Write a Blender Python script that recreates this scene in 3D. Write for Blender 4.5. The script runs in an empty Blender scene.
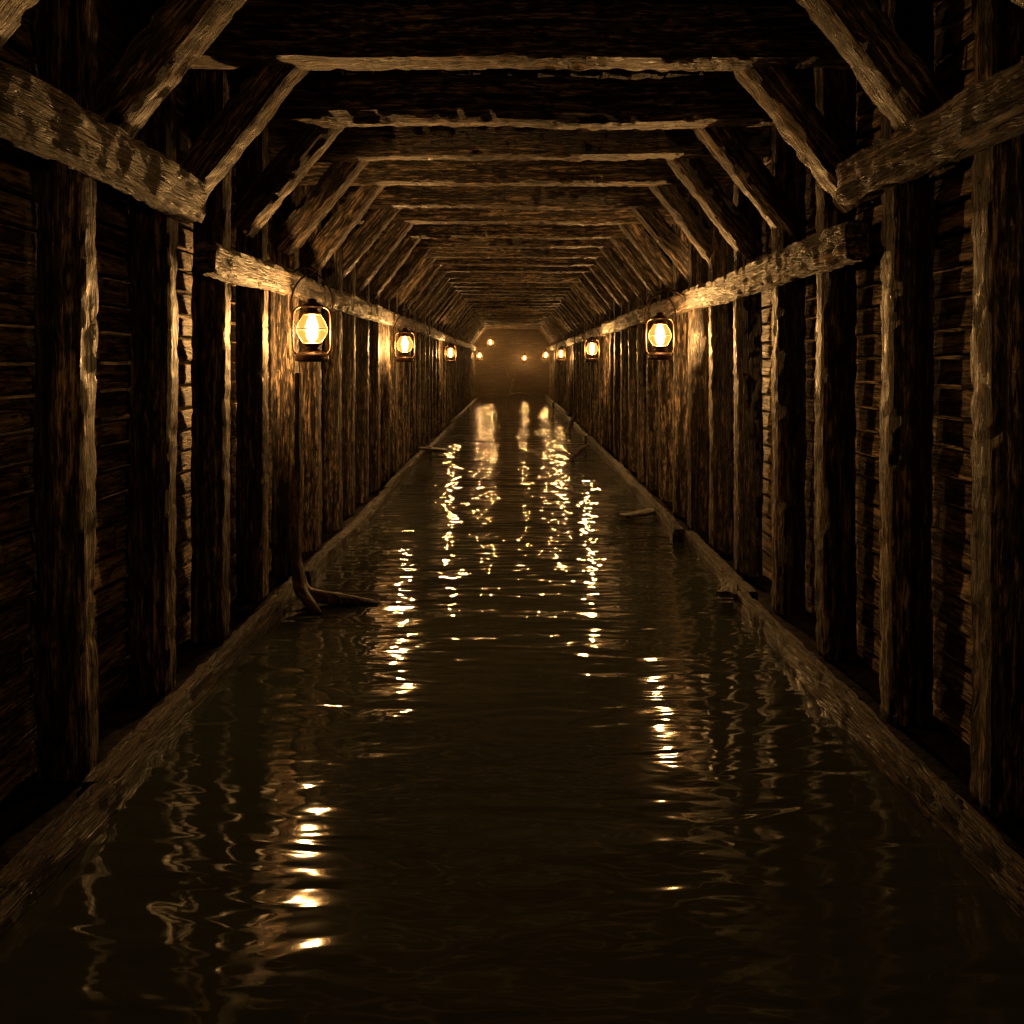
import bpy, bmesh, math, random
from mathutils import Vector, Matrix, noise
random.seed(7)
sc = bpy.context.scene
col = sc.collection
H = 1.7
END = 39.0
sc.view_settings.view_transform = 'Standard'
sc.view_settings.look = 'None'

# ---------------------------------------------------------------- materials
def nodes(mat):
    mat.use_nodes = True
    nt = mat.node_tree
    nt.nodes.clear()
    return nt
def N(nt, t, **kw):
    n = nt.nodes.new(t)
    for k, v in kw.items(): setattr(n, k, v)
    return n
def ramp(nt, stops):
    r = N(nt, 'ShaderNodeValToRGB')
    e = r.color_ramp.elements
    while len(e) < len(stops): e.new(0.5)
    for i, (p, c) in enumerate(stops):
        e[i].position = p; e[i].color = (c[0], c[1], c[2], 1)
    return r

def wood_mat(name, dark, mid, light, bump=1.0, rough=(0.36, 0.75), vs=30.0, spec=0.55, crackw=1.0):
    m = bpy.data.materials.new(name); nt = nodes(m); L = nt.links.new
    out = N(nt, 'ShaderNodeOutputMaterial'); bs = N(nt, 'ShaderNodeBsdfPrincipled')
    L(bs.outputs[0], out.inputs[0])
    uv = N(nt, 'ShaderNodeUVMap'); oi = N(nt, 'ShaderNodeObjectInfo')
    mul = N(nt, 'ShaderNodeMath', operation='MULTIPLY'); mul.inputs[1].default_value = 37.0
    L(oi.outputs['Random'], mul.inputs[0])
    add = N(nt, 'ShaderNodeVectorMath', operation='ADD')
    L(uv.outputs[0], add.inputs[0]); L(mul.outputs[0], add.inputs[1])
    def mp(sx, sy):
        p = N(nt, 'ShaderNodeMapping'); p.inputs['Scale'].default_value = (sx, sy, 1)
        L(add.outputs[0], p.inputs[0]); return p
    def nz(p, scale, det, rg=0.6, dist=0.0):
        n = N(nt, 'ShaderNodeTexNoise'); n.inputs['Scale'].default_value = scale
        n.inputs['Detail'].default_value = det; n.inputs['Roughness'].default_value = rg
        n.inputs['Distortion'].default_value = dist
        L(p.outputs[0], n.inputs['Vector']); return n
    def lines(src, width):
        cs = N(nt, 'ShaderNodeMath', operation='SUBTRACT'); cs.inputs[1].default_value = 0.5
        L(src.outputs['Fac'], cs.inputs[0])
        ca = N(nt, 'ShaderNodeMath', operation='ABSOLUTE'); L(cs.outputs[0], ca.inputs[0])
        cr = N(nt, 'ShaderNodeMapRange'); cr.inputs['From Min'].default_value = 0.0; cr.inputs['From Max'].default_value = width
        L(ca.outputs[0], cr.inputs['Value']); return cr
    grain = nz(mp(1.6, vs), 1.0, 6, 0.65, 0.6)
    fine = nz(mp(8.0, vs*4), 1.0, 4, 0.7)
    blot = nz(mp(1.5, 4.0), 1.0, 5, 0.6)
    flake = nz(mp(9.0, 34.0), 1.0, 5, 0.7, 0.5)
    cr = lines(nz(mp(0.9, vs*0.6), 1.0, 3, 0.5, 1.2), 0.035*crackw)
    cr2 = lines(nz(mp(2.5, vs*1.3), 1.0, 2, 0.5, 0.8), 0.05*crackw)
    crm = N(nt, 'ShaderNodeMath', operation='MINIMUM'); L(cr.outputs[0], crm.inputs[0]); L(cr2.outputs[0], crm.inputs[1])
    a1 = N(nt, 'ShaderNodeMath', operation='MULTIPLY_ADD'); a1.inputs[1].default_value = 0.5
    L(grain.outputs['Fac'], a1.inputs[0])
    a2 = N(nt, 'ShaderNodeMath', operation='MULTIPLY'); a2.inputs[1].default_value = 0.5
    L(flake.outputs['Fac'], a2.inputs[0]); L(a2.outputs[0], a1.inputs[2])
    rp = ramp(nt, [(0.445, dark), (0.505, mid), (0.575, light)])
    L(a1.outputs[0], rp.inputs[0])
    mx = N(nt, 'ShaderNodeMix', data_type='RGBA', blend_type='MULTIPLY')
    mx.inputs['Factor'].default_value = 0.95
    L(rp.outputs[0], mx.inputs['A'])
    cc = N(nt, 'ShaderNodeMapRange'); cc.inputs['To Min'].default_value = 0.04
    L(crm.outputs[0], cc.inputs['Value']); L(cc.outputs[0], mx.inputs['B'])
    mx2 = N(nt, 'ShaderNodeMix', data_type='RGBA', blend_type='MULTIPLY'); mx2.inputs['Factor'].default_value = 1
    br = ramp(nt, [(0.35, (0.5, 0.47, 0.44)), (0.62, (1.2, 1.16, 1.1))])
    L(blot.outputs['Fac'], br.inputs[0]); L(mx.outputs['Result'], mx2.inputs['A']); L(br.outputs[0], mx2.inputs['B'])
    L(mx2.outputs['Result'], bs.inputs['Base Color'])
    rr = N(nt, 'ShaderNodeMapRange'); rr.inputs['From Min'].default_value = 0.35; rr.inputs['From Max'].default_value = 0.65
    rr.inputs['To Min'].default_value = rough[0]; rr.inputs['To Max'].default_value = rough[1]
    L(flake.outputs['Fac'], rr.inputs['Value']); L(rr.outputs[0], bs.inputs['Roughness'])
    s = None
    for src, w in ((grain.outputs['Fac'], 0.9), (fine.outputs['Fac'], 0.45), (flake.outputs['Fac'], 1.4), (crm.outputs[0], 0.6), (blot.outputs['Fac'], 0.5)):
        ma = N(nt, 'ShaderNodeMath', operation='MULTIPLY_ADD'); ma.inputs[1].default_value = w
        L(src, ma.inputs[0])
        if s is not None: L(s, ma.inputs[2])
        else: ma.inputs[2].default_value = 0
        s = ma.outputs[0]
    b = N(nt, 'ShaderNodeBump'); b.inputs['Strength'].default_value = 1.0
    b.inputs['Distance'].default_value = 0.030*bump
    L(s, b.inputs['Height']); L(b.outputs[0], bs.inputs['Normal'])
    bs.inputs['Specular IOR Level'].default_value = spec
    return m

M_post = wood_mat('old_timber', (0.007, 0.0054, 0.0038), (0.062, 0.044, 0.030), (0.37, 0.275, 0.19))
M_beam = wood_mat('roof_timber', (0.008, 0.006, 0.0043), (0.070, 0.050, 0.034), (0.39, 0.29, 0.20))
M_plank = wood_mat('plank_wood', (0.05, 0.036, 0.025), (0.19, 0.138, 0.096), (0.44, 0.325, 0.225), bump=0.42, vs=22, crackw=0.5)
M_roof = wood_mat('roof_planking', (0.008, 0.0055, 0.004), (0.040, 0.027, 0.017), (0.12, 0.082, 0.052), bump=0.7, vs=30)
M_curb = wood_mat('wet_timber', (0.003, 0.0022, 0.0015), (0.024, 0.016, 0.010), (0.17, 0.118, 0.074), rough=(0.32, 0.8), spec=0.35, vs=26, bump=1.1)
M_drift = wood_mat('driftwood', (0.02, 0.014, 0.009), (0.08, 0.054, 0.033), (0.20, 0.14, 0.085), rough=(0.35, 0.7), bump=0.5)

def simple(name, colr, rough=0.6, metal=0.0, bumpd=0.0, bscale=20):
    m = bpy.data.materials.new(name); nt = nodes(m); L = nt.links.new
    out = N(nt, 'ShaderNodeOutputMaterial'); bs = N(nt, 'ShaderNodeBsdfPrincipled'); L(bs.outputs[0], out.inputs[0])
    tc = N(nt, 'ShaderNodeTexCoord'); nz = N(nt, 'ShaderNodeTexNoise'); nz.inputs['Scale'].default_value = bscale
    nz.inputs['Detail'].default_value = 6
    L(tc.outputs['Object'], nz.inputs['Vector'])
    rp = ramp(nt, [(0.35, [c*0.5 for c in colr]), (0.65, [c*1.4 for c in colr])])
    L(nz.outputs['Fac'], rp.inputs[0]); L(rp.outputs[0], bs.inputs['Base Color'])
    bs.inputs['Roughness'].default_value = rough; bs.inputs['Metallic'].default_value = metal
    if metal == 0: bs.inputs['Specular IOR Level'].default_value = 0.1
    if bumpd:
        b = N(nt, 'ShaderNodeBump'); b.inputs['Distance'].default_value = bumpd
        L(nz.outputs['Fac'], b.inputs['Height']); L(b.outputs[0], bs.inputs['Normal'])
    return m
M_mud = simple('dark_mud', (0.006, 0.004, 0.0025), 0.8, 0, 0.03, 9)
M_iron = simple('rusty_iron', (0.06, 0.035, 0.02), 0.45, 0.8, 0.002, 60)

def water_mat():
    m = bpy.data.materials.new('murky_water'); nt = nodes(m); L = nt.links.new
    out = N(nt, 'ShaderNodeOutputMaterial'); bs = N(nt, 'ShaderNodeBsdfPrincipled'); L(bs.outputs[0], out.inputs[0])
    bs.inputs['Base Color'].default_value = (0.026, 0.031, 0.024, 1)
    bs.inputs['Roughness'].default_value = 0.05; bs.inputs['IOR'].default_value = 1.5
    tc = N(nt, 'ShaderNodeTexCoord')
    s = None
    for sx, sy, det, dist, w in ((0.9, 1.8, 0, 0.9, 0.58), (2.1, 6.5, 0, 1.2, 0.24), (5.0, 15.0, 0, 0.8, 0.06)):
        p = N(nt, 'ShaderNodeMapping'); p.inputs['Scale'].default_value = (sx, sy, 1)
        L(tc.outputs['Object'], p.inputs[0])
        n = N(nt, 'ShaderNodeTexNoise'); n.inputs['Scale'].default_value = 1; n.inputs['Detail'].default_value = det
        n.inputs['Distortion'].default_value = dist; L(p.outputs[0], n.inputs['Vector'])
        ma = N(nt, 'ShaderNodeMath', operation='MULTIPLY_ADD'); ma.inputs[1].default_value = w
        L(n.outputs['Fac'], ma.inputs[0])
        if s is not None: L(s, ma.inputs[2])
        else: ma.inputs[2].default_value = 0
        s = ma.outputs[0]
    sp = N(nt, 'ShaderNodeSeparateXYZ'); L(tc.outputs['Object'], sp.inputs[0])
    mr = N(nt, 'ShaderNodeMapRange'); mr.inputs['From Min'].default_value = 2; mr.inputs['From Max'].default_value = 16
    mr.inputs['To Min'].default_value = 0.95; mr.inputs['To Max'].default_value = 3.8
    L(sp.outputs['Y'], mr.inputs['Value'])
    mm = N(nt, 'ShaderNodeMath', operation='MULTIPLY'); L(s, mm.inputs[0]); L(mr.outputs[0], mm.inputs[1])
    b = N(nt, 'ShaderNodeBump'); b.inputs['Distance'].default_value = 0.03
    L(mm.outputs[0], b.inputs['Height']); L(b.outputs[0], bs.inputs['Normal'])
    return m
M_water = water_mat()

def glow_mat(name, colr, strength, tint=(1, 1, 1), gloss=0.0):
    m = bpy.data.materials.new(name); nt = nodes(m); L = nt.links.new
    out = N(nt, 'ShaderNodeOutputMaterial'); ad = N(nt, 'ShaderNodeAddShader')
    tr = N(nt, 'ShaderNodeBsdfTransparent'); tr.inputs[0].default_value = (*tint, 1)
    em = N(nt, 'ShaderNodeEmission'); em.inputs[0].default_value = (*colr, 1); em.inputs[1].default_value = strength
    if gloss:
        mi = N(nt, 'ShaderNodeMixShader'); gl = N(nt, 'ShaderNodeBsdfGlossy'); gl.inputs['Roughness'].default_value = 0.1
        mi.inputs[0].default_value = gloss; L(tr.outputs[0], mi.inputs[1]); L(gl.outputs[0], mi.inputs[2]); L(mi.outputs[0], ad.inputs[0])
    else: L(tr.outputs[0], ad.inputs[0])
    L(em.outputs[0], ad.inputs[1]); L(ad.outputs[0], out.inputs[0])
    return m
M_flame = glow_mat('oil_flame', (1.0, 0.60, 0.20), 8.0)
M_glass = glow_mat('sooty_lantern_glass', (1.0, 0.42, 0.08), 0.65, (1.0, 0.84, 0.62), 0.05)

# ---------------------------------------------------------------- timber mesh
def timber_mesh(name, length, w, h, seed, mat, seg=0.04, n=5, rough=1.0, warp=0.01):
    """axis local X, w along local Y, h along local Z, centred."""
    rings = max(4, int(length/seg))
    base = []
    for sd in range(4):
        for j in range(n):
            t = j/n
            if sd == 0: base.append((-w/2+w*t, -h/2, 0, -1, j == 0))
            if sd == 1: base.append((w/2, -h/2+h*t, 1, 0, j == 0))
            if sd == 2: base.append((w/2-w*t, h/2, 0, 1, j == 0))
            if sd == 3: base.append((-w/2, h/2-h*t, -1, 0, j == 0))
    P = len(base)
    per = []; acc = 0
    for k in range(P):
        per.append(acc)
        a = base[k]; b = base[(k+1) % P]; acc += math.hypot(a[0]-b[0], a[1]-b[1])
    per.append(acc)
    verts = []; so = seed*13.7
    for i in range(rings+1):
        x = -length/2+length*i/rings
        wy = warp*noise.noise(Vector((x*0.7, so, 3.1))); wz = warp*noise.noise(Vector((x*0.7, so, 9.1)))
        endf = 0.012*(noise.noise(Vector((so, i, 0)))) if i in (0, rings) else 0
        for k, (y, z, ny, nz_, c) in enumerate(base):
            d = 0.010*rough*noise.noise(Vector((x*1.3, y*5+so, z*5)))
            d += 0.008*rough*noise.noise(Vector((x*4, y*28+so, z*28)))
            d += 0.009*rough*noise.noise(Vector((x*14, y*20+so, z*20)))
            if c:
                q = noise.noise(Vector((x*3.0, y*9+so, z*9+4)))
                q2 = noise.noise(Vector((x*11.0, y*9+so, z*9+14)))
                pull = 0.004+0.028*rough*max(0, q)**1.2+0.028*rough*max(0, q2)
                py = y-math.copysign(pull, y); pz = z-math.copysign(pull, z)
                verts.append((x+endf, py+wy, pz+wz))
            else:
                xx = x
                if i in (0, rings): xx += 0.02*noise.noise(Vector((y*20, z*20, so+i)))
                verts.append((xx, y+ny*d+wy, z+nz_*d+wz))
    faces = []; uvs = []; v0 = seed*1.37
    for i in range(rings):
        for k in range(P):
            k2 = (k+1) % P
            faces.append((i*P+k, i*P+k2, (i+1)*P+k2, (i+1)*P+k))
            u0 = length*i/rings; u1 = length*(i+1)/rings
            uvs += [(u0, per[k]+v0), (u0, per[k+1]+v0), (u1, per[k+1]+v0), (u1, per[k]+v0)]
    for i, rev in ((0, True), (rings, False)):
        idx = [i*P+k for k in range(P)]
        if rev: idx.reverse()
        faces.append(tuple(idx))
        uvs += [(verts[q][1]*4, verts[q][2]+v0) for q in idx]
    me = bpy.data.meshes.new(name)
    me.from_pydata(verts, [], faces)
    ul = me.uv_layers.new(name='UVMap')
    ul.data.foreach_set('uv', [c for p in uvs for c in p])
    me.polygons.foreach_set('use_smooth', [True]*(len(faces)-2)+[False]*2)
    me.materials.append(mat); me.update()
    bm = bmesh.new(); bm.from_mesh(me); bmesh.ops.recalc_face_normals(bm, faces=bm.faces)
    for e in bm.edges:   # keep the four arrises crisp
        if len(e.link_faces) == 2 and e.calc_face_angle(0) > 0.65: e.smooth = False
    bm.to_mesh(me); bm.free()
    return me

def place(name, me, loc, axis='X', parent=None, rot=None):
    o = bpy.data.objects.new(name, me); col.objects.link(o)
    if rot is not None: R = rot.to_4x4()
    elif axis == 'X': R = Matrix.Identity(4)
    elif axis == 'Y': R = Matrix.Rotation(math.pi/2, 4, 'Z')
    elif axis == 'Z': R = Matrix(((0, 0, -1, 0), (0, 1, 0, 0), (1, 0, 0, 0), (0, 0, 0, 1)))
    o.matrix_world = Matrix.Translation(loc) @ R
    if parent:
        o.parent = parent; o.matrix_parent_inverse = Matrix.Translation(-parent.location)
    return o
def empty(name, loc):
    e = bpy.data.objects.new(name, None); e.empty_display_size = 0.2; e.location = loc; col.objects.link(e); return e

def jit(a): return random.uniform(-a, a)

# ---------------------------------------------------------------- posts
PZ0, PZ1 = -0.25, 3.55
post_me = [timber_mesh('post_mesh_%d' % i, PZ1-PZ0, 0.145, 0.20, i+1, M_post, seg=0.03) for i in range(6)]
lefts = [0.9, 1.7, 2.45, 3.27, 4.08, 4.83, 5.66]
rights = [0.7, 1.5, 2.25, 3.0, 3.76, 4.6, 5.4, 6.35]
while lefts[-1] < END-1: lefts.append(lefts[-1]+0.82+jit(0.05))
while rights[-1] < END-1: rights.append(rights[-1]+0.84+jit(0.05))
for i, y in enumerate(lefts):
    place('support_post', post_me[i % 6], Vector((-1.85+jit(0.012), y+0.07, (PZ0+PZ1)/2)), 'Z')
for i, y in enumerate(rights):
    place('support_post', post_me[(i*5+2) % 6], Vector((1.90+jit(0.012), y+0.07, (PZ0+PZ1)/2)), 'Z')

# ---------------------------------------------------------------- roof frames
beam_me = [timber_mesh('beam_mesh_%d' % i, 3.96, 0.20, 0.30, 20+i, M_beam, rough=1.5, warp=0.03, seg=0.03) for i in range(5)]
brace_me = [timber_mesh('brace_mesh_%d' % i, 1.08, 0.19, 0.18, 40+i, M_beam, seg=0.022, rough=1.2) for i in range(6)]
fr = [0.4, 1.38, 2.35, 3.3, 4.3, 5.3, 6.25, 7.15, 8.2]
while fr[-1] < END-0.8: fr.append(fr[-1]+0.97+jit(0.04))
for i, y in enumerate(fr):
    e = empty('timber_roof_frame', Vector((0, y, 3.3)))
    place('cross_beam', beam_me[(i*2) % 5], Vector((0, y, 3.44+jit(0.012))), 'X', e)
    for sx in (-1, 1):
        wx = 1.76 if sx < 0 else 1.84
        tx = 1.13 if sx < 0 else 1.22
        b = Vector((sx*wx, 0, 2.56+jit(0.03))); t = Vector((sx*tx, 0, 3.36))
        d = (t-b).normalized(); nrm = Vector((sx*d.z, 0, -sx*d.x))
        if nrm.z < 0: nrm = -nrm
        c = (b+t)/2 + nrm*0.09 + Vector((0, y+0.15+jit(0.02), 0))
        xa = d; ya = Vector((0, 1, 0)); za = xa.cross(ya)
        R = Matrix((xa, ya, za)).transposed()
        place('brace_left' if sx < 0 else 'brace_right', brace_me[(i*2+(sx > 0)) % 6], c, rot=R, parent=e)

# ---------------------------------------------------------------- rails (wales)
def longtimber(name, x, z, y0, y1, w, h, seed, mat, rough=1.0, warp=0.03):
    me = timber_mesh(name+'_mesh', y1-y0, w, h, seed, mat, rough=rough, warp=warp, seg=0.03 if y0 < 12 else 0.1)
    return place(name, me, Vector((x, (y0+y1)/2, z)), 'Y')
longtimber('wall_rail_beam', -1.69, 2.56, 0.2, 4.27, 0.14, 0.22, 60, M_beam, rough=1.6)
longtimber('wall_rail_beam', 1.74, 2.61, 0.2, 4.12, 0.14, 0.21, 61, M_beam, rough=1.6)
y = 4.46; k = 0
while y < END-0.5:
    L_ = min(END-0.05, y+(5.3, 6.2, 4.9)[k % 3])
    longtimber('wall_rail_beam', -1.70+jit(0.01), 2.31+jit(0.015), y, L_, 0.12, 0.18, 62+k, M_beam, rough=1.3)
    y = L_+0.02; k += 1
y = 4.06; k = 0
while y < END-0.5:
    L_ = min(END-0.05, y+(5.9, 5.0, 6.4)[k % 3])
    longtimber('wall_rail_beam', 1.745+jit(0.01), 2.31+jit(0.015), y, L_, 0.12, 0.20, 75+k, M_beam, rough=1.3)
    y = L_+0.02; k += 1

# ---------------------------------------------------------------- curbs
def curbs(sx, cuts, xs, seed):
    for i in range(len(cuts)-1):
        a, b = cuts[i], cuts[i+1]
        x = xs[i % len(xs)]
        longtimber('curb_timber', sx*(x+0.05), -0.005+jit(0.018), a, b-0.02, 0.11, 0.25 if i != 1 else 0.20, seed+i, M_curb, rough=0.9)
curbs(-1, [0.3, 3.05, 6.1, 10.2, 15, 21, 28, END-0.1], [1.50, 1.56, 1.52, 1.56], 90)
curbs(1, [0.3, 5.6, 7.6, 11.5, 17, 24, 31, END-0.1], [1.55, 1.62, 1.56, 1.58], 100)

# ---------------------------------------------------------------- plank walls
def plank_wall(name, x0, sx, y0, y1, z0, z1, rowh, thick, mat, seed):
    rnd = random.Random(seed)
    verts, faces, uvs = [], [], []
    z = z0; r = 0
    while z < z1:
        h = rowh*rnd.uniform(0.88, 1.12)
        y = y0+rnd.uniform(-1.5, 0)
        while y < y1:
            l = rnd.uniform(2.0, 3.6)
            ya, yb = max(y, y0), min(y+l, y1)
            if yb-ya > 0.05:
                off = rnd.uniform(-0.006, 0.006); tilt = rnd.uniform(0.002, 0.016)
                za, zb = z+0.012+rnd.uniform(-.004, .004), z+h-0.010
                nseg = max(2, int((yb-ya)/0.12)) if ya < 12 else 3
                vo = rnd.uniform(0, 90); prof = [(0, za, -1), (thick+tilt-0.004, za, 0), (thick+tilt, za+0.005, 0), (thick, zb-0.005, 0), (thick-0.004, zb, 0), (0, zb, 0)]
                base = len(verts)
                for i in range(nseg+1):
                    yy = ya+0.003+(yb-ya-0.006)*i/nseg
                    for (px, pz, _) in prof:
                        nn = noise.noise(Vector((yy*2.2, pz*7, seed+r)))
                        verts.append((sx*(x0-px-off-0.005*nn*(px > 0)), yy, pz+0.005*noise.noise(Vector((yy*1.7, px*9, seed+r+5)))))
                P = len(prof); pv = [0, .02, .025, h, h+.015, h+.03, h+.1]
                for i in range(nseg):
                    for q in range(P):
                        q2 = (q+1) % P
                        f = (base+i*P+q, base+i*P+q2, base+(i+1)*P+q2, base+(i+1)*P+q)
                        u0 = ya+(yb-ya)*i/nseg+vo; u1 = ya+(yb-ya)*(i+1)/nseg+vo
                        faces.append(f); uvs += [(u0, pv[q]+vo), (u0, pv[q+1]+vo), (u1, pv[q+1]+vo), (u1, pv[q]+vo)]
                for i in (0, nseg):
                    faces.append(tuple(base+i*P+q for q in range(P))); uvs += [(q*.01, vo) for q in range(P)]
            y += l
        z += h; r += 1
    b = len(verts); xb = sx*(x0+0.06)
    verts += [(xb, y0, z0), (xb, y1, z0), (xb, y1, z1), (xb, y0, z1)]
    faces.append((b, b+1, b+2, b+3)); uvs += [(0, 0), (30, 0), (30, 4), (0, 4)]
    me = bpy.data.meshes.new(name); me.from_pydata(verts, [], faces)
    ul = me.uv_layers.new(name='UVMap'); ul.data.foreach_set('uv', [c for p in uvs for c in p])
    me.materials.append(mat); me.update()
    bm = bmesh.new(); bm.from_mesh(me); bmesh.ops.recalc_face_normals(bm, faces=bm.faces); bm.to_mesh(me); bm.free()
    o = bpy.data.objects.new(name, me); col.objects.link(o); return o
plank_wall('wall_left', 2.03, -1, -1.0, END, -0.25, 3.7, 0.14, 0.04, M_plank, 11)
plank_wall('wall_right', 2.08, 1, -1.0, END, -0.25, 3.7, 0.14, 0.04, M_plank, 23)
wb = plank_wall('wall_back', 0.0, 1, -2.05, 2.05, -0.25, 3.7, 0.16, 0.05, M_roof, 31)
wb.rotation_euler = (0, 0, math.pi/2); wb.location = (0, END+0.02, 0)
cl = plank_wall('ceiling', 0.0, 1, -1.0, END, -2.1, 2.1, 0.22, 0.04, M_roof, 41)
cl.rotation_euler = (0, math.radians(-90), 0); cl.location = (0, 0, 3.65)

# ---------------------------------------------------------------- floor, ledges, water
def grid(name, x0, x1, y0, y1, z, nx, ny, amp, mat, seed=0):
    verts = []; faces = []
    for j in range(ny+1):
        for i in range(nx+1):
            x = x0+(x1-x0)*i/nx; yy = y0+(y1-y0)*j/ny
            verts.append((x, yy, z+amp*noise.noise(Vector((x*3, yy*3, seed)))))
    for j in range(ny):
        for i in range(nx):
            a = j*(nx+1)+i; faces.append((a, a+1, a+nx+2, a+nx+1))
    me = bpy.data.meshes.new(name); me.from_pydata(verts, [], faces); me.materials.append(mat)
    me.polygons.foreach_set('use_smooth', [True]*len(faces))
    o = bpy.data.objects.new(name, me); col.objects.link(o); return o
grid('floor', -2.1, 2.1, -1, END, -0.35, 12, 120, 0.05, M_mud, 2)
grid('ground_ledge', -2.02, -1.58, -1, END, -0.01, 5, 300, 0.04, M_mud, 3)
grid('ground_ledge', 1.62, 2.07, -1, END, -0.01, 5, 300, 0.04, M_mud, 4)
grid('canal_water', -1.66, 1.74, -1, END, 0.0, 2, 2, 0.0, M_water)

# ---------------------------------------------------------------- lanterns
def lathe(name, prof, mat, seg=24, smooth=True):
    bm = bmesh.new(); rings = []
    for r, z in prof:
        rings.append([bm.verts.new((r*math.cos(2*math.pi*k/seg), r*math.sin(2*math.pi*k/seg), z)) for k in range(seg)])
    for a, b in zip(rings, rings[1:]):
        for k in range(seg): bm.faces.new((a[k], a[(k+1) % seg], b[(k+1) % seg], b[k]))
    bm.faces.new(list(reversed(rings[0]))); bm.faces.new(rings[-1])
    me = bpy.data.meshes.new(name); bm.to_mesh(me); bm.free()
    me.polygons.foreach_set('use_smooth', [smooth]*len(me.polygons)); me.materials.append(mat); return me
def tube(name, paths, rad, mat):
    cu = bpy.data.curves.new(name, 'CURVE'); cu.dimensions = '3D'; cu.bevel_depth = rad; cu.bevel_resolution = 3; cu.use_fill_caps = True
    for pts in paths:
        s = cu.splines.new('NURBS'); s.points.add(len(pts)-1)
        for q, p in zip(s.points, pts): q.co = (*p, 1)
        s.order_u = 3; s.use_endpoint_u = True
    cu.materials.append(mat); return cu
tank = lathe('oil_tank', [(0.085, 0), (0.105, 0.008), (0.108, 0.03), (0.10, 0.06), (0.06, 0.082), (0.045, 0.09), (0.045, 0.115), (0.062, 0.12), (0.066, 0.13), (0.05, 0.135)], M_iron)
cap = lathe('chimney_cap', [(0.050, 0.335), (0.058, 0.34), (0.058, 0.355), (0.040, 0.36), (0.040, 0.38), (0.075, 0.39), (0.072, 0.40), (0.045, 0.42), (0.03, 0.425), (0.03, 0.445), (0.01, 0.455)], M_iron)
gp = []
for i in range(15):
    t = i/14; zz = 0.135+0.205*t
    gp.append((0.050+0.044*math.sin(math.pi*min(1, t**0.85))**0.9, zz))
globe = lathe('glass_globe', gp, M_glass, 32)
bm = bmesh.new(); bm.from_mesh(globe)
bmesh.ops.delete(bm, geom=[f for f in bm.faces if len(f.verts) > 4], context='FACES'); bm.to_mesh(globe); bm.free()
flame = lathe('flame', [(0.008, 0.14), (0.028, 0.16), (0.038, 0.185), (0.034, 0.215), (0.020, 0.25), (0.004, 0.29)], M_flame, 16)
frame_w = tube('wire_frame', [
    [(s*0.085, 0, 0.05), (s*0.118, 0, 0.07), (s*0.122, 0, 0.15), (s*0.122, 0, 0.30), (s*0.115, 0, 0.37), (s*0.07, 0, 0.40), (s*0.035, 0, 0.40)] for s in (-1, 1)], 0.008, M_iron)
guard = tube('globe_guard', [[(0.097*math.cos(a), 0.097*math.sin(a), 0.235) for a in [2*math.pi*k/16 for k in range(17)]],
     [(0.06, 0.0, 0.14), (0.10, 0.02, 0.2), (0.10, 0.02, 0.26), (0.055, 0.0, 0.34)], [(-0.06, 0.0, 0.14), (-0.10, -0.02, 0.2), (-0.10, -0.02, 0.26), (-0.055, 0.0, 0.34)]], 0.003, M_iron)
bail = tube('bail_handle', [[(-0.118, 0, 0.34), (-0.135, 0, 0.36), (-0.125, 0, 0.50), (-0.07, 0, 0.60), (0, 0, 0.64), (0.07, 0, 0.60), (0.125, 0, 0.50), (0.135, 0, 0.36), (0.118, 0, 0.34)]], 0.0075, M_iron)
def lantern(x, y, zb, power, rotz=0.0):
    sx = 1 if x > 0 else -1
    e = empty('hurricane_lantern', Vector((x, y, zb)))
    for nm, d in (('oil_tank', tank), ('chimney_cap', cap), ('glass_globe', globe), ('flame', flame), ('wire_frame', frame_w), ('globe_guard', guard), ('bail_handle', bail)):
        o = bpy.data.objects.new(nm, d); col.objects.link(o); o.parent = e; o.rotation_euler = (0, 0, rotz)
        o.scale = (1.15, 1.15, 1.05)
    wx = 1.70 if sx < 0 else 1.745
    dx = abs(wx)-abs(x)
    if dx < 0.6:
        hk = tube('iron_hook', [[(sx*(dx+0.02), 0, 0.61), (sx*dx*0.5, 0, 0.71), (sx*0.02, 0, 0.71), (-sx*0.02, 0, 0.69), (-sx*0.015, 0, 0.665), (sx*0.02, 0, 0.66)]], 0.009, M_iron)
    else:   # hung on a rod from the roof beams
        hk = tube('hanging_rod', [[(0, 0, 0.66), (0.01, 0, 0.72), (0, 0, 1.0), (0, 0, 3.35-zb)]], 0.009, M_iron)
    o = bpy.data.objects.new('iron_hook', hk); col.objects.link(o); o.parent = e
    ld = bpy.data.lights.new('lantern_light', 'POINT'); ld.energy = power; ld.color = (1.0, 0.60, 0.245); ld.shadow_soft_size = 0.055
    lo = bpy.data.objects.new('flame_light', ld); lo.location = (0, 0, 0.22); col.objects.link(lo); lo.parent = e
P0 = 160
lantern(-1.50, 6.0, 1.70, P0, 0.25)
lantern(1.48, 8.0, 1.72, P0, -0.2)
lantern(-1.50, 11.2, 1.70, P0, 0.1)
lantern(1.50, 15.0, 1.70, P0)
lantern(-1.50, 19.5, 1.68, P0*0.9, 0.3)
lantern(1.50, 24.5, 1.70, P0*0.9)
lantern(1.45, 34.5, 1.75, P0*0.8)
lantern(-1.48, 36.4, 1.75, P0*0.8)
lantern(-0.98, fr[[i for i, f in enumerate(fr) if f < 37.3][-1]], 2.35, P0*0.8)
lantern(0.6, fr[-1], 1.65, P0*0.5)
# unseen lanterns added beside the viewer as fill light for near wall planks
lantern(-1.50, 0.9, 1.95, 16)
lantern(1.50, 0.7, 1.95, 26)

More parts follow.
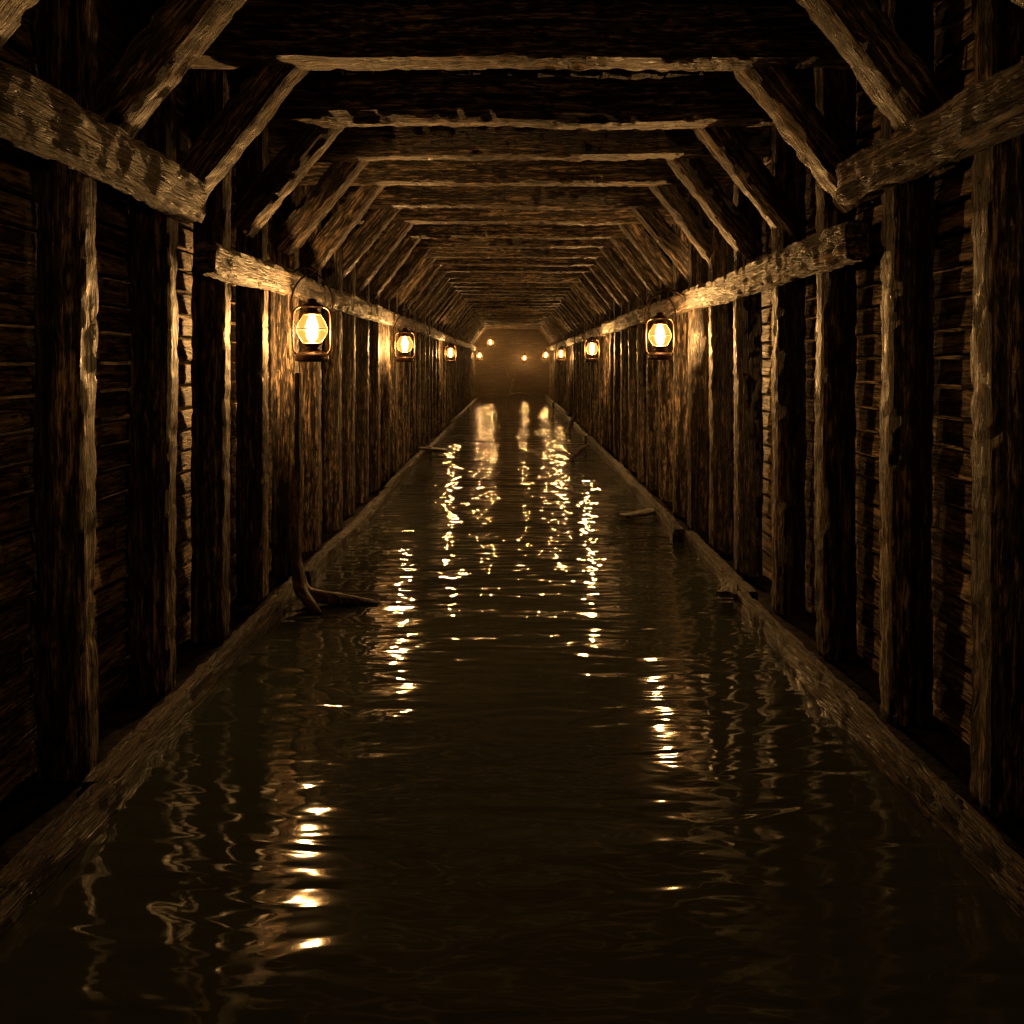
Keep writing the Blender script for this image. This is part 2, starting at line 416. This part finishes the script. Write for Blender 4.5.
# ---------------------------------------------------------------- driftwood
def branch(name, pts, seed, parent=None):
    cu = bpy.data.curves.new(name, 'CURVE'); cu.dimensions = '3D'; cu.bevel_depth = 1.0; cu.bevel_resolution = 4; cu.use_fill_caps = True
    cu.resolution_u = 8
    for chain in pts:
        s = cu.splines.new('NURBS'); s.points.add(len(chain)-1)
        for q, p in zip(s.points, chain): q.co = (p[0], p[1], p[2], 1); q.radius = p[3]
        s.order_u = 3; s.use_endpoint_u = True
    o = bpy.data.objects.new(name, cu); col.objects.link(o)
    dg = bpy.context.evaluated_depsgraph_get()
    me = bpy.data.meshes.new_from_object(o.evaluated_get(dg))
    bpy.data.objects.remove(o)
    for v in me.vertices:
        c = v.co; c += v.normal*(0.010*noise.noise(c*9+Vector((seed, 0, 0)))+0.006*noise.noise(Vector((c.x*30, c.y*30, c.z*8))))
    if not me.uv_layers: me.uv_layers.new(name='UVMap')
    ul = me.uv_layers[0]; ul.name = 'UVMap'
    for lp in me.loops:
        c = me.vertices[lp.vertex_index].co; ul.data[lp.index].uv = (c.z*1.0+c.x*0.5, c.x*0.5+c.y)
    me.materials.clear(); me.materials.append(M_drift)
    me.polygons.foreach_set('use_smooth', [True]*len(me.polygons))
    o = bpy.data.objects.new(name, me); col.objects.link(o); return o
branch('driftwood_branch', [[(-1.53, 5.72, 1.62, .020), (-1.535, 5.72, 1.2, .026), (-1.525, 5.72, 0.8, .030), (-1.54, 5.70, 0.45, .036), (-1.525, 5.68, 0.22, .045), (-1.48, 5.64, 0.07, .055), (-1.34, 5.60, 0.05, .050), (-1.15, 5.6, 0.03, .036), (-0.94, 5.62, 0.0, .02)],
                            [(-1.50, 5.66, 0.12, .045), (-1.42, 5.5, 0.06, .04), (-1.28, 5.38, 0.0, .02)]], 1)
branch('driftwood_branch', [[(0.98, 13.9, -0.05, .04), (1.10, 13.8, 0.10, .05), (1.22, 13.7, 0.22, .045), (1.30, 13.6, 0.3, .02)]], 2)
branch('driftwood_branch', [[(1.3, 19.0, -0.05, .06), (1.42, 19.0, 0.25, .06), (1.48, 19.0, 0.45, .03)]], 3)
branch('driftwood_branch', [[(-0.2, 36.5, -.05, .06), (0.0, 36.4, 0.5, .07), (0.1, 36.4, 1.0, .05), (0.3, 36.4, 1.4, .03)],
                            [(0.05, 36.4, 0.7, .05), (-0.25, 36.4, 1.1, .04), (-0.3, 36.4, 1.5, .02)],
                            [(-0.1, 36.4, 0.2, .06), (0.4, 36.3, 0.35, .05), (0.8, 36.3, 0.2, .04)]], 4)
def loose(loc, rot, l, w, h, seed):
    me = timber_mesh('board_mesh', l, w, h, seed, M_curb, seg=0.03, rough=0.7)
    o = bpy.data.objects.new('loose_board', me); col.objects.link(o); o.location = loc; o.rotation_euler = rot
loose((1.54, 5.72, 0.09), (0.05, 0.06, 1.25), 0.45, 0.13, 0.035, 120)
loose((1.42, 8.7, 0.06), (0.0, -0.10, 0.35), 0.50, 0.18, 0.04, 121)
loose((-1.45, 14.5, 0.10), (0.0, 0.1, 0.3), 0.5, 0.2, 0.08, 122)

# ---------------------------------------------------------------- mist bank at the far end
def mist(y0, y1, dens):
    bm = bmesh.new(); bmesh.ops.create_cube(bm, size=1)
    me = bpy.data.meshes.new('mist_bank'); bm.to_mesh(me); bm.free()
    o = bpy.data.objects.new('mist_bank', me); col.objects.link(o)
    o.scale = (3.3, y1-y0, 3.25); o.location = (0.02, (y0+y1)/2, 0.01+3.25/2)
    m = bpy.data.materials.new('lamp_smoke_mist'); nt = nodes(m)
    out = N(nt, 'ShaderNodeOutputMaterial'); v = N(nt, 'ShaderNodeVolumeScatter')
    v.inputs['Color'].default_value = (1, 0.72, 0.42, 1); v.inputs['Density'].default_value = dens; v.inputs['Anisotropy'].default_value = 0.75
    nt.links.new(v.outputs[0], out.inputs['Volume']); me.materials.append(m)
mist(24.0, END-0.2, 0.0045)

w = bpy.data.worlds.new('World'); sc.world = w; w.use_nodes = True
nt = w.node_tree
nt.nodes['Background'].inputs[0].default_value = (0.01, 0.007, 0.004, 1)
nt.nodes['Background'].inputs[1].default_value = 0.3

# ---------------------------------------------------------------- camera
cd = bpy.data.cameras.new('camera'); cd.sensor_width = 36; cd.lens = 28.125; cd.shift_y = -0.1465; cd.clip_end = 200
co = bpy.data.objects.new('camera', cd); col.objects.link(co); co.location = (0, 0, H); co.rotation_euler = (math.pi/2, 0, 0)
sc.camera = co
